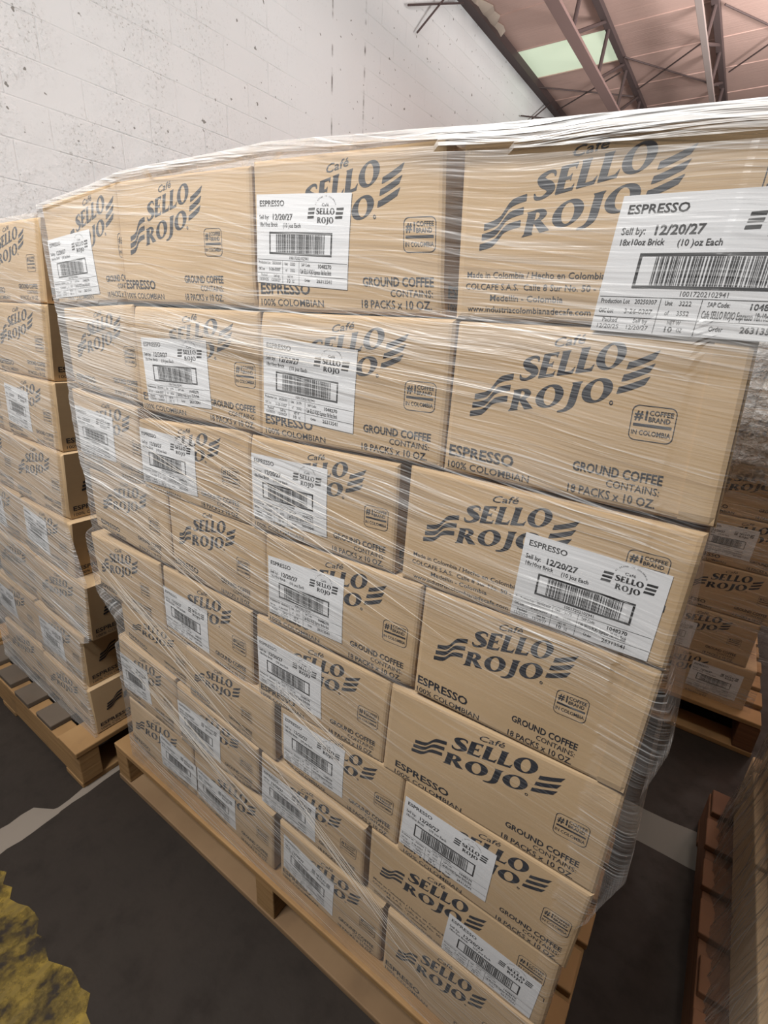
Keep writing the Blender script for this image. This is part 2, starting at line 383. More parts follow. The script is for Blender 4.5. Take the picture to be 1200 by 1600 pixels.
# ------------------------------------------------------------------ cartons
H0 = 0.33
def bil(q, u, v):
    tl, tr, br, bl = q
    return tuple((bl[i] * (1 - u) + br[i] * u) * (1 - v) + (tl[i] * (1 - u) + tr[i] * u) * v for i in (0, 1))
def decal(name, art, fn, parent, base, m):
    me = bpy.data.meshes.new(name)
    me.from_pydata([tuple(c - d for c, d in zip(fn(x, y), base)) for x, y in art.v], [], art.f); me.update(); return link(name, me, m, parent)
def carton(q, Y, kind, x0, sx, lab, label, group, depth=0.78, bow=0.006, logo=True, side=False, unit='3179', lean=0.0):
    """one printed case; q = front corners TL TR BR BL in units, on the plane y = Y"""
    r = random.Random(int(abs(q[0][0]) * 977 + abs(q[0][1]) * 353))
    cx = (q[2][0] + q[3][0]) / 2; zb = (q[2][1] + q[3][1]) / 2
    base = W(cx, Y + depth / 2, zb)
    root = thing('coffee_carton', base, label, 'box', group)
    w = ((q[1][0] - q[0][0]) + (q[2][0] - q[3][0])) / 2
    dent = r.choice(((0, 1), (1, 1), (0, 0), (1, 0))); da = r.uniform(.004, .014)
    def fy(u, v):
        e = 0.0
        for d in (u * w, (1 - u) * w, v * H0, (1 - v) * H0):
            if d < .012: e = max(e, (.012 - d) ** 2 * 45)
        dd = math.hypot((u - dent[0]) * w / .10, (v - dent[1]) * H0 / .07)
        return Y - bow * (1 - (2 * u - 1) ** 2) * (1 - (2 * v - 1) ** 2) + e + da * max(0, 1 - dd) ** 2
    def F(u, v, off=0.0):
        x, z = bil(q, u, v); return W(x, fy(u, v) - off, z)
    us = [0, .010, .022] + [.05 * k for k in range(1, 20)] + [.978, .990, 1]; vs = [0, .018, .038] + [.08 * k for k in range(1, 12)] + [.925, .962, .982, 1]
    V = [F(u, v) for v in vs for u in us]; nu = len(us); nv = len(vs)
    Fc = [(j * nu + i, j * nu + i + 1, (j + 1) * nu + i + 1, (j + 1) * nu + i) for j in range(nv - 1) for i in range(nu - 1)]
    ring = [i for i in range(nu)] + [j * nu + nu - 1 for j in range(1, nv)] + [(nv - 1) * nu + i for i in range(nu - 2, -1, -1)] + [j * nu for j in range(nv - 2, 0, -1)]
    n = len(V)
    for k in ring:
        vx = V[k]; V.append((vx[0], (Y + depth) * S, vx[2]))
    for a in range(len(ring)):
        b = (a + 1) % len(ring); Fc.append((ring[b], ring[a], n + a, n + b))
    Fc.append(tuple(n + a for a in range(len(ring))))
    mesh('carton_body', V, Fc, M_CARD, root, base)
    def fn(x, y, off=.0007):
        return F((x0 + x * sx) / w, y / H0, off)
    if logo: decal('printed_logo', LOGO, fn, root, base, M_INK)
    for nm, ar in COPY[kind].items(): decal(nm, ar, fn, root, base, M_INK)
    decal('quality_badge', BADGE[kind], fn, root, base, M_INK)
    if kind == 'S':
        us2 = [.888, .92, .96, .978, .992]; vs2 = [.012, .06, .3, .5, .7, .94, .988]
        Vf = [F(u, v, .0025) for v in vs2 for u in us2]; k = len(us2); m_ = len(Vf)
        Vf += [F(u, v, -.001) for v in vs2 for u in us2]
        Ff = [(j * k + i, j * k + i + 1, (j + 1) * k + i + 1, (j + 1) * k + i) for j in range(len(vs2) - 1) for i in range(k - 1)]
        Ff += [(j * k, (j + 1) * k, m_ + (j + 1) * k, m_ + j * k) for j in range(len(vs2) - 1)]
        Ff += [(i + 1, i, m_ + i, m_ + i + 1) for i in range(k - 1)]
        mesh('glue_flap', Vf, Ff, M_FLAP, root, base)
    if side:
        xr0, xr1 = q[2][0], q[1][0]; zb0, zt0 = q[2][1], q[1][1]
        def sf(x, y):
            v = y / H0; return (((xr0 * (1 - v) + xr1 * v) + .0018) * S, (Y + .012 + x * 1.15) * S, (zb0 * (1 - v) + zt0 * v + FZ) * S)
        decal('side_logo', LOGO, sf, root, base, M_INK)
        for nm, ar in COPY['N'].items(): decal('side_' + nm, ar, sf, root, base, M_INK)
    if lab:
        def pos(u, v, off):
            x, z = bil(lab, u, v)
            # plane of the carton front under the label
            uu = (x - q[3][0]) / w; vv = (z - q[3][1]) / max(.1, (q[0][1] - q[3][1]))
            uu = min(max(uu, 0), 1); vv = min(max(vv, 0), 1)
            return W(x, Y - bow * (1 - (2 * uu - 1) ** 2) * (1 - (2 * vv - 1) ** 2) - off, z)
        k = 16
        V2 = [pos(i / k, j / k, .0016) for j in range(k + 1) for i in range(k + 1)]
        lb = mesh('shipping_label', V2, [(j * (k + 1) + i, j * (k + 1) + i + 1, (j + 1) * (k + 1) + i + 1, (j + 1) * (k + 1) + i) for j in range(k) for i in range(k)], M_LABEL, root, base)
        lb['label'] = 'white printed shipping label'
        lf = lambda u, v: pos(u, v, .0021)
        decal('barcode', BARS, lf, lb, base, M_LINK); decal('label_lettering', LTXT[unit], lf, lb, base, M_LINK); decal('label_logo', LLOGO, lf, lb, base, M_LINK)
    return root

# ------------------------------------------------------------------ the building
def floor_mat():
    m, t, b = mat('dark_concrete', (0.12, 0.10, 0.088), 0.65, 0.16)
    v = coords(t, (1, 1, 1)); n = noise_(t, v, 1.6, 5, .6); n2 = noise_(t, v, 14, 5, .65); n3 = noise_(t, v, 90, 3)
    c = mixc(t, ramp(t, n, .3, .7), (0.030, 0.023, 0.018), (0.021, 0.0165, 0.0135)); c = mixc(t, ramp(t, n2, .5, .75, 0, .5), c, (0.014, 0.011, 0.0095))
    t.links.new(c, b.inputs['Base Color']); t.links.new(ramp(t, n2, .3, .7, .55, .8), b.inputs['Roughness']); bump(t, b, n3, .25, .002); return m
fl = MB().box(-7.5, 8, -4, 24, -0.1, 0.0).build('floor', floor_mat()); struct(fl)
def wall_mat():
    m, t, b = mat('white_painted_block', (0.78, 0.80, 0.81), 0.75, 0.25)
    tc = t.nodes.new('ShaderNodeTexCoord'); sp = t.nodes.new('ShaderNodeSeparateXYZ'); t.links.new(tc.outputs['Object'], sp.inputs[0])
    cb = t.nodes.new('ShaderNodeCombineXYZ'); t.links.new(sp.outputs[1], cb.inputs[0]); t.links.new(math_(t, 'ADD', sp.outputs[2], -0.064), cb.inputs[1])
    br = t.nodes.new('ShaderNodeTexBrick'); t.links.new(cb.outputs[0], br.inputs['Vector'])
    for k, v in (('Scale', 1.0), ('Mortar Size', 0.006), ('Mortar Smooth', 0.9), ('Brick Width', 0.40), ('Row Height', 0.191)): br.inputs[k].default_value = v
    v = tc.outputs['Object']
    n1 = noise_(t, v, 55, 4, .6); n2 = noise_(t, v, 3.2, 4); n3 = noise_(t, v, 1.1, 3)
    # smooth plastered pier between the two open joints
    def joint(y0, wdt, s):
        d = math_(t, 'ABSOLUTE', math_(t, 'ADD', sp.outputs[1], -y0)); k = ramp(t, d, wdt * .4, wdt, 1, 0)
        c = t.nodes.new('ShaderNodeCombineXYZ'); t.links.new(math_(t, 'MULTIPLY', sp.outputs[2], 6), c.inputs[0]); c.inputs[1].default_value = s
        return math_(t, 'MULTIPLY', k, ramp(t, noise_(t, c.outputs[0], 1, 3), .48, .62))
    j = math_(t, 'ADD', joint(3.92, .012, 2.0), joint(4.36, .014, 7.0), clamp=True)
    pier = math_(t, 'MULTIPLY', ramp(t, sp.outputs[1], 3.3, 3.9), ramp(t, sp.outputs[1], 4.36, 4.30, 0, 1))
    rough = ramp(t, n2, .38, .6); rough = math_(t, 'MULTIPLY', rough, ramp(t, sp.outputs[1], 2.2, 3.6, 1, .12))
    spk = math_(t, 'MULTIPLY', ramp(t, n1, .57, .65), rough)
    c = mixc(t, math_(t, 'MULTIPLY', spk, .75), (0.79, 0.81, 0.82), (0.40, 0.40, 0.38))
    c = mixc(t, ramp(t, n3, .4, .7, 0, .35), c, (0.73, 0.73, 0.73))
    c = mixc(t, math_(t, 'MULTIPLY', j, .85), c, (0.10, 0.09, 0.08))
    pits = ramp(t, noise_(t, v, 21, 2), .70, .73); c = mixc(t, math_(t, 'MULTIPLY', pits, .8), c, (0.15, 0.14, 0.12))
    t.links.new(c, b.inputs['Base Color'])
    h = math_(t, 'MULTIPLY', br.outputs['Fac'], -0.28); h = math_(t, 'MULTIPLY', h, math_(t, 'SUBTRACT', 1.0, pier)); h = math_(t, 'MULTIPLY', h, ramp(t, n2, .2, .7, .15, 1.0))
    h = math_(t, 'ADD', h, math_(t, 'MULTIPLY', noise_(t, v, 18, 5, .65), math_(t, 'ADD', math_(t, 'MULTIPLY', rough, 1.2), .1))); bump(t, b, h, .9, .012); return m
XW = -6.5 * S; ZR = (6.45 + FZ) * S
struct(MB().box(XW - .2, XW, -4, 24, 0, ZR + .3).build('wall_left', wall_mat()))
def plain(name, c, rough=.8):
    m, t, b = mat(name, c, rough); v = coords(t); n = noise_(t, v, 1.2, 4)
    t.links.new(mixc(t, ramp(t, n, .3, .7), c, tuple(x * .82 for x in c)), b.inputs['Base Color']); return m
struct(MB().box(-7.5, 8, 24, 24.2, 0, ZR + .3).build('wall_back', plain('grey_block', (0.35, 0.32, 0.30))))
def roof_mat():
    m, t, b = mat('pink_brown_roof_sheet', (0.42, 0.29, 0.255), .7, .25)
    v = coords(t); n = noise_(t, v, .9, 4); w = coords(t, (1, 60, 1)); n2 = noise_(t, w, 1, 1)
    c = mixc(t, ramp(t, n, .3, .7), (0.62, 0.43, 0.375), (0.50, 0.345, 0.30)); t.links.new(c, b.inputs['Base Color']); bump(t, b, n2, .3, .01); return m
M_ROOF = roof_mat()
# roof sheets with the opening for the translucent panel
sx0, sx1, sy0, sy1 = -6.31 * S, -4.26 * S, 14.25 * S, 15.75 * S
rf = MB()
for q in ((XW - .2, 8, -4, sy0), (XW - .2, 8, sy1, 24), (XW - .2, sx0, sy0, sy1), (sx1, 8, sy0, sy1)): rf.box(*q, ZR, ZR + .04)
for k in range(-3, 26): rf.box(XW, 8, (12.62 + 1.56 * (k - 7)) * S, (12.62 + 1.56 * (k - 7)) * S + .012, ZR - .008, ZR + .002)
struct(rf.build('ceiling', M_ROOF))
mp, tp, bp = mat('pale_green_translucent_panel', (0.45, 0.50, 0.40), .4)
bp.inputs['Emission Color'].default_value = (0.50, 0.585, 0.435, 1); bp.inputs['Emission Strength'].default_value = 0.72
struct(MB().box(sx0, sx1, sy0, sy1, ZR + .005, ZR + .012).build('window_1', mp))
struct(MB().box(XW, -6.30 * S, -4, 24, ZR - .09, ZR).build('trim_1', M_STEEL))
def patch(): # crumbled pale filling between beam and roof sheet
    r = random.Random(5); v = []; k = 14
    for i in range(k): v.append((-6.30 * S + .02 + r.uniform(0, .10), (10.6 + i * .2) * S, ZR - .004))
    for i in range(k): v.append((-6.30 * S - .01, (10.6 + i * .2) * S, ZR - .035 - r.uniform(0, .02)))
    o = mesh('trim_2', v, [(i, i + 1, k + i + 1, k + i) for i in range(k - 1)], plain('crumbling_filler', (0.60, 0.50, 0.42)))
    md = o.modifiers.new('t', 'SOLIDIFY'); md.thickness = .01; return struct(o)
patch()
def joist(X, zb, zt, ys, label, mb, mt, wb, skew):
    base = W(X, 12, zb); o = thing('lattice_joist', base, label, 'roof joist', 'lattice joists under the roof')
    MB().box(X * S - wb / 2, X * S + wb / 2, 1.0, 23.9, (zb + FZ) * S - .015, (zb + FZ) * S + .015).build('bottom_chord', mb, o, .003, base)
    MB().box(X * S - .035, X * S + .035, 1.0, 23.9, (zt + FZ) * S - .03, (zt + FZ) * S + .03).build('top_chord', mt, o, .003, base)
    y = ys
    while y < 44:
        web = MB(); web.bar(W(X, y, zb), W(X, y + skew * .12, zt), .022); web.build('web_bar', M_STEEL, o, 0, base)
        web = MB(); web.bar(W(X, y, zb), W(X, y + skew, zt), .018); web.build('web_bar', M_STEEL, o, 0, base); y += 2.05
    return o
joist(-4.12, 5.36, 6.37, 3.5, 'dark lattice joist with wide pink bottom chord, the one nearer the white wall', M_STEELP, M_STEEL, .12, 2.05)
joist(-2.12, 5.62, 6.37, 3.6, 'lattice joist with pale worn bottom chord, at the right of the visible roof', M_STEELW, M_STEEL, .06, 2.05)
def rod(a, b, label, grp='thin steel brace rods'):
    base = W(*a); o = thing('brace_rod', base, label, 'rod', grp)
    MB().bar(W(*a), W(*b), .009, 6).build('rod', M_STEEL, o, 0, base)
    return o
zr = 6.30
rod((-4.02, 15.3, zr), (-2.2, 17.9, zr), 'long thin rod slanting down to the right between the two joists')
rod((-4.02, 17.2, zr), (-2.3, 15.2, zr - .05), 'thin rod crossing the long one between the two joists')
rod((-6.3, 15.9, zr), (-4.2, 17.6, zr), 'thin rod starting at the corner of the green roof panel')
rod((-6.3, 17.6, zr), (-4.2, 15.9, zr - .05), 'thin rod crossing the one under the green roof panel')
rod((-1.95, 14.1, zr), (-.9, 15.8, zr), 'short rod at the upper right edge of the roof, beyond the pale joist')
rod((-1.95, 17.2, zr), (-.6, 15.4, zr), 'short rod rising to the right edge beyond the pale joist')
rod((-6.42, 9.5, 5.40), (-6.3, 11.3, 6.15), 'flat-lying dark rod high on the white wall at the top of the photo')
rod((-6.42, 9.85, 5.15), (-6.3, 10.6, 5.95), 'slanting dark rod high on the white wall, crossing the flat-lying one')
rod((-6.42, 15.2, 5.47), (-6.3, 17.4, 6.02), 'lower rod of the pair crossing on the wall just above the top cartons')
rod((-6.42, 15.3, 5.22), (-6.3, 17.1, 6.36), 'steep rod of the pair crossing on the wall just above the top cartons')
# floor joints and paint
M_JOINT = plain('pale_joint_mortar', (0.20, 0.17, 0.14))
def strip(name, pts_a, pts_b, m, z=.0006):
    n = len(pts_a); v = [(p[0] * S, p[1] * S, z) for p in pts_a + pts_b]; return struct(mesh(name, v, [(i, i + 1, n + i + 1, n + i) for i in range(n - 1)], m))
r = random.Random(11)
ys = [-.5 + .06 * i for i in range(20)] + [.66, .72, .8, .9, 1.0, 1.2, 1.6, 2.0]
strip('trim_3', [(-2.46 - .03 * y + r.uniform(-.006, .006), y) for y in ys], [((-2.46 - .03 * y) - (.15 if y < .62 else .045) + r.uniform(-.008, .008), y) for y in ys], M_JOINT)
xs = [-1.5 + .12 * i for i in range(40)]
strip('trim_4', [(x, 2.44 + .03 * x + r.uniform(-.01, .01)) for x in xs], [(x, 2.68 + .05 * x + r.uniform(-.01, .01)) for x in xs], plain('grey_joint_patch', (0.15, 0.14, 0.12)))
def paint():
    m, t, b = mat('worn_yellow_paint', (0.30, 0.20, 0.03), .6, .3)
    v = coords(t); n = noise_(t, v, 9, 6, .7); nn = noise_(t, coords(t, (40, 12, 1), rotm=(0, 0, .5)), 1, 4)
    c = mixc(t, ramp(t, nn, .3, .7), (0.26, 0.175, 0.022), (0.10, 0.07, 0.018)); t.links.new(c, b.inputs['Base Color'])
    tr = t.nodes.new('ShaderNodeBsdfTransparent'); mx = t.nodes.new('ShaderNodeMixShader'); out = t.nodes['Material Output']
    t.links.new(ramp(t, math_(t, 'ADD', math_(t, 'MULTIPLY', n, .7), math_(t, 'MULTIPLY', nn, .3)), .44, .56), mx.inputs[0]); t.links.new(tr.outputs[0], mx.inputs[1]); t.links.new(b.outputs[0], mx.inputs[2]); t.links.new(mx.outputs[0], out.inputs[0]); return m
xs = [-3.2 + .05 * i for i in range(60)]
strip('trim_5', [(x, .06 + r.uniform(-.02, .02)) for x in xs], [(x, .33 + r.uniform(-.03, .03)) for x in xs], paint(), .0012)

# ------------------------------------------------------------------ pallets
def pallet(name_label, x0, x1, y0, y1, run, mtop, mbot, mstr, slots=9, zt=-2.325, over=0.0, bw=.17):
    """run = 'x' : deck boards lie along x on three stringers along y; run = 'y' the other way round"""
    zb = -FZ; base = W((x0 + x1) / 2, (y0 + y1) / 2, zb); root = thing('wooden_pallet', base, name_label, 'pallet')
    th = .036; T = lambda a, b, c, d, e, f: MB().box(a * S, b * S, c * S, d * S, (e + FZ) * S, (f + FZ) * S)
    L, Wd = (x1 - x0, y1 - y0) if run == 'x' else (y1 - y0, x1 - x0)
    rr = random.Random(int(x0 * 100))
    n = slots; pitch = (Wd - bw) / (n - 1)
    for i in range(n):
        a = (y0 if run == 'x' else x0) + i * pitch; b = a + bw + rr.uniform(-.02, .01)
        g = rr.uniform(-.01, .01)
        o = (T(x0 + g, x1 + g, a, b, zt - th, zt) if run == 'x' else T(a, b, y0 + g + over, y1 + g, zt - th, zt)).build('deck_board', mtop[i % len(mtop)], root, .003, base)
    for i in (0, n // 2, n - 1):
        a = (y0 if run == 'x' else x0) + i * pitch; b = a + .20
        (T(x0, x1, a, min(b, y1), zb, zb + th) if run == 'x' else T(a, min(b, x1), y0 + over, y1, zb, zb + th)).build('base_board', mbot, root, .003, base)
    for k in (0, .5, 1):
        c = (x0 + .06 + k * (L - .12)) if run == 'x' else (y0 + .06 + k * (L - .12))
        (T(c - .058, c + .058, y0 + .004, y1, zb + th, zt - th) if run == 'x' else T(x0 + .004, x1, c - .058, c + .058, zb + th, zt - th)).build('stringer', mstr, root, .003, base)
    return root
pallet('pine pallet under the tall near stack of cartons', -2.44, .06, .965, 2.75, 'x', [M_WOOD], M_WOODD, M_WOOD, 9)
pallet('pallet with grey deck boards and orange stringer under the left stack', -4.55, -2.52, .80, 2.5, 'y', [M_WOODG, M_WOOD, M_WOODG, M_WOODG, M_WOODG, M_WOODG, M_WOOD], M_WOOD, M_WOOD, 7, over=.0, bw=.21)
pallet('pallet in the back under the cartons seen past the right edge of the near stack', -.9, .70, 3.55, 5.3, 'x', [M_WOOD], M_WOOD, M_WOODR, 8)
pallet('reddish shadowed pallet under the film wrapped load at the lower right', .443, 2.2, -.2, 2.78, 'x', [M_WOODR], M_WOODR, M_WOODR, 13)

# ------------------------------------------------------------------ near stack: rows from the top, columns from the left
BOX = {
'11':([(-2.295, 0.36), (-1.766, 0.386), (-1.782, 0.037), (-2.286, 0.017)],0.082,1.034,[(-2.287, 0.241), (-1.957, 0.262), (-1.949, 0.059), (-2.294, 0.038)]),
'12':([(-1.766, 0.386), (-1.134, 0.363), (-1.136, 0.029), (-1.783, 0.033)],-0.000,1.105,None),
'13':([(-1.131, 0.372), (-0.577, 0.349), (-0.551, 0.025), (-1.132, 0.024)],0.004,1.160,[(-1.117, 0.298), (-0.802, 0.275), (-0.811, 0.076), (-1.125, 0.095)]),
'14':([(-0.531, 0.335), (0.115, 0.300), (0.100, 0.020), (-0.515, 0.022)],-0.006,0.984,[(-0.222, 0.22), (0.09, 0.215), (0.088, 0.005), (-0.238, 0.012)]),
'21':([(-2.265, 0.003), (-1.76, 0.027), (-1.774, -0.315), (-2.276, -0.306)],0.027,0.991,None),
'22':([(-1.758, 0.021), (-1.124, 0.021), (-1.131, -0.324), (-1.77, -0.336)],0.004,1.303,[(-1.721, -0.079), (-1.358, -0.067), (-1.355, -0.277), (-1.716, -0.294)]),
'23':([(-1.119, 0.02), (-0.515, 0.021), (-0.515, -0.306), (-1.128, -0.327)],0.007,1.214,[(-1.102, -0.044), (-0.767, -0.058), (-0.776, -0.264), (-1.11, -0.256)]),
'24':([(-0.51, 0.02), (0.017, 0.018), (0.036, -0.307), (-0.513, -0.31)],0.000,0.993,None),
'31':([(-2.301, -0.314), (-1.808, -0.334), (-1.831, -0.65), (-2.298, -0.65)],0.013,1.049,[(-2.285, -0.379), (-1.98, -0.391), (-1.996, -0.577), (-2.294, -0.585)]),
'32':([(-1.813, -0.375), (-1.191, -0.324), (-1.198, -0.643), (-1.826, -0.652)],-0.013,1.251,[(-1.806, -0.403), (-1.465, -0.4), (-1.472, -0.603), (-1.819, -0.618)]),
'33':([(-1.183, -0.334), (-0.631, -0.319), (-0.629, -0.624), (-1.195, -0.642)],0.008,1.118,[(-1.175, -0.387), (-0.861, -0.377), (-0.861, -0.582), (-1.176, -0.597)]),
'34':([(-0.599, -0.316), (0.029, -0.321), (0.026, -0.618), (-0.604, -0.626)],0.002,1.018,[(-0.291, -0.402), (-0.005, -0.413), (-0.009, -0.609), (-0.299, -0.611)]),
'41':([(-2.273, -0.66), (-1.679, -0.631), (-1.693, -0.969), (-2.281, -0.94)],0.041,1.036,None),
'42':([(-1.676, -0.636), (-1.137, -0.646), (-1.142, -0.979), (-1.689, -0.974)],0.003,0.978,None),
'43':([(-1.128, -0.651), (-0.535, -0.625), (-0.544, -0.97), (-1.138, -0.98)],0.004,1.188,[(-1.116, -0.721), (-0.793, -0.697), (-0.797, -0.921), (-1.12, -0.936)]),
'44':([(-0.53, -0.629), (0.026, -0.618), (0.023, -0.962), (-0.537, -0.971)],-0.002,0.991,None),
'51':([(-2.371, -1.002), (-1.793, -0.979), (-1.806, -1.32), (-2.352, -1.318)],0.002,0.988,None),
'52':([(-1.781, -0.987), (-1.228, -0.988), (-1.242, -1.343), (-1.802, -1.325)],-0.001,1.113,[(-1.785, -1.08), (-1.484, -1.082), (-1.497, -1.294), (-1.793, -1.278)]),
'53':([(-1.201, -0.99), (-0.618, -0.986), (-0.631, -1.311), (-1.21, -1.35)],0.006,1.162,[(-1.196, -1.071), (-0.883, -1.057), (-0.884, -1.272), (-1.195, -1.273)]),
'54':([(-0.613, -0.988), (0.023, -0.958), (0.022, -1.31), (-0.626, -1.319)],0.031,1.201,None),
'61':([(-2.187, -1.303), (-1.661, -1.322), (-1.667, -1.574), (-2.199, -1.505)],0.038,0.994,None),
'62':([(-1.657, -1.327), (-1.122, -1.332), (-1.123, -1.624), (-1.663, -1.579)],0.004,0.879,None),
'63':([(-1.095, -1.335), (-0.544, -1.308), (-0.558, -1.629), (-1.098, -1.614)],0.006,1.091,[(-1.076, -1.36), (-0.78, -1.352), (-0.786, -1.576), (-1.079, -1.582)]),
'64':([(-0.539, -1.307), (0.022, -1.31), (0.008, -1.634), (-0.548, -1.629)],0.012,1.117,[(-0.53, -1.37), (-0.225, -1.371), (-0.234, -1.58), (-0.541, -1.583)]),
'71':([(-2.261, -1.536), (-1.775, -1.563), (-1.784, -1.922), (-2.258, -1.912)],-0.012,0.959,[(-2.255, -1.631), (-2.0, -1.629), (-1.998, -1.831), (-2.264, -1.86)]),
'72':([(-1.769, -1.581), (-1.223, -1.629), (-1.231, -1.89), (-1.78, -1.928)],-0.002,1.095,[(-1.768, -1.669), (-1.455, -1.663), (-1.471, -1.865), (-1.774, -1.856)]),
'73':([(-1.208, -1.64), (-0.678, -1.645), (-0.682, -1.948), (-1.22, -1.912)],-0.001,1.069,[(-1.2, -1.7), (-0.904, -1.704), (-0.91, -1.903), (-1.212, -1.902)]),
'74':([(-0.659, -1.63), (-0.002, -1.635), (-0.005, -1.973), (-0.661, -1.939)],-0.008,1.108,[(-0.336, -1.741), (-0.035, -1.76), (-0.045, -1.946), (-0.35, -1.942)]),
'81':([(-2.246, -1.914), (-1.696, -1.907), (-1.715, -2.254), (-2.274, -2.242)],-0.010,1.109,[(-1.961, -1.986), (-1.679, -2.028), (-1.691, -2.193), (-1.981, -2.211)]),
'82':([(-1.691, -1.903), (-1.152, -1.954), (-1.168, -2.311), (-1.716, -2.264)],0.013,1.066,[(-1.674, -2.029), (-1.395, -2.036), (-1.409, -2.249), (-1.69, -2.222)]),
'83':([(-1.118, -1.957), (-0.587, -1.982), (-0.586, -2.306), (-1.122, -2.29)],0.006,1.068,[(-1.089, -2.005), (-0.81, -2.055), (-0.819, -2.261), (-1.096, -2.208)]),
'84':([(-0.565, -1.967), (-0.008, -1.959), (-0.004, -2.346), (-0.568, -2.301)],0.002,0.974,None),
}
ROWN = ['top', 'second', 'third', 'fourth', 'fifth', 'sixth', 'seventh', 'bottom']; COLN = ['leftmost', 'second', 'third', 'rightmost']
UN = {'14': '3222', '13': '3222'}
for key, (q, x0, sx, lab) in BOX.items():
    i, j = int(key[0]) - 1, int(key[1]) - 1
    kind = 'M' if key in ('14', '34', '74') else 'S' if key in ('24', '44') else 'N'
    row = ROWN[i] + ' row' + (' from top' if 0 < i < 7 else '')
    col = COLN[j] + (' from the left' if j in (1, 2) else '')
    look = 'brown carton ' + ('with barcode label' if lab else 'without barcode label')
    carton(q, 1.0 + (rnd.uniform(.0, .012)), kind, x0, sx, lab, f'{look}, near stack, {row}, {col}', 'coffee cartons in the near stack', side=key in ('13', '33'), unit=UN.get(key, '3179'))

for i in range(8):
    for j in range(4):
        x0 = -2.27 + .575 * j; z1, z0 = .325 - .3305 * i, .325 - .3305 * (i + 1) + .004; b = W(x0 + .28, 2.19, z0)
        o = thing('coffee_carton', b, f'plain back carton, rear rank of near stack, {ROWN[i]} row, {COLN[j]}', 'box', 'cartons in the rear rank of the near stack')
        MB().box(x0 * S, (x0 + .565) * S, 1.81 * S, 2.57 * S, (z0 + FZ) * S, (z1 + FZ) * S).build('carton_body', M_CARD, o, .003, b)

# ------------------------------------------------------------------ left stack, leaning back a little
LX = [(-2.472, -2.531), (-2.489, -2.559), (-2.516, -2.563), (-2.521, -2.580), (-2.525, -2.597), (-2.451, -2.492), (-2.569, -2.600), (-2.566, -2.561)]
LZ = [.345, .016, -.315, -.645, -.995, -1.325, -1.665, -2.015, -2.320]
LL = {2: [(-3.071, -.367), (-2.799, -.388), (-2.835, -.591), (-3.108, -.565)], 4: [(-3.073, -1.033), (-2.806, -1.057), (-2.830, -1.262), (-3.100, -1.236)], 6: [(-3.105, -1.735), (-2.810, -1.740), (-2.825, -1.945), (-3.120, -1.94)]}
LL2 = {4: -3.70, 6: -3.78}
for i in range(8):
    Y = 1.061 - .0175 * i; t, b = LX[i]; w = .585; z1, z0 = LZ[i] - .002, LZ[i + 1] + .002
    row = ROWN[i] + ' row' + (' from top' if 0 < i < 7 else '')
    lk = 'with barcode label' if i in LL else 'without barcode label'
    carton([(t - w, z1), (t, z1), (b, z0), (b - w, z0)], Y, 'N', .0, 1.12, LL.get(i), f'brown carton {lk}, left stack, {row}, right column', 'coffee cartons in the left stack', side=True)
    o = (.012 if i % 2 else .03); t2, b2 = t - w - o, b - w - o; l2 = None
    if i in LL2:
        x = LL2[i]; z = z1 - .06; l2 = [(x, z), (x + .29, z - .01), (x + .285, z - .21), (x - .01, z - .20)]
    carton([(t2 - w, z1), (t2, z1), (b2, z0), (b2 - w, z0)], Y + .012, 'N', .0, 1.12, l2, f'brown carton {"with barcode label" if l2 else "cut by photo edge"}, left stack, {row}, left column', 'coffee cartons in the left stack')

# ------------------------------------------------------------------ stack in the back, seen past the near one
BZ = [.33 - .334 * i for i in range(9)]
BR = [.57, .56, .58, .56, .60, .60, .52, .585]; BLab = {4: (.06, -1.065), 6: (-.10, -1.79), 7: (.235, -2.07)}
for i in range(8):
    r1 = BR[i]; w = .585; z1, z0 = BZ[i] - .002, BZ[i + 1] + .002; l = None
    if i in BLab: x, z = BLab[i]; l = [(x, z), (x + .295, z), (x + .29, z - .205), (x - .005, z - .205)]
    row = ROWN[i] + ' row' + (' from top' if 0 < i < 7 else '')
    carton([(r1 - w, z1), (r1, z1), (r1, z0), (r1 - w, z0)], 3.64, 'N', -.02 if i == 7 else .0, 1.10 if i != 7 else .85, l, f'shaded brown carton{" with barcode label" if l else ""}, {row} of the stack in the back', 'coffee cartons in the back stack')

# ------------------------------------------------------------------ load on the right pallet
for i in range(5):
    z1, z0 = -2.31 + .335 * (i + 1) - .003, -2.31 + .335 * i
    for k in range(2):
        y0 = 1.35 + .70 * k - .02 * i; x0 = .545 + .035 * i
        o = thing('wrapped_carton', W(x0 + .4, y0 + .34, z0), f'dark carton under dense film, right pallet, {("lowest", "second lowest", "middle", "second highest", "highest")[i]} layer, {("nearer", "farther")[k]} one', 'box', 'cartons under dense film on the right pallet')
        MB().box(x0 * S, (x0 + .8) * S, y0 * S, (y0 + .68) * S, (z0 + FZ) * S, (z1 + FZ) * S).build('carton_body', M_CARD, o, .004, W(x0 + .4, y0 + .34, z0))

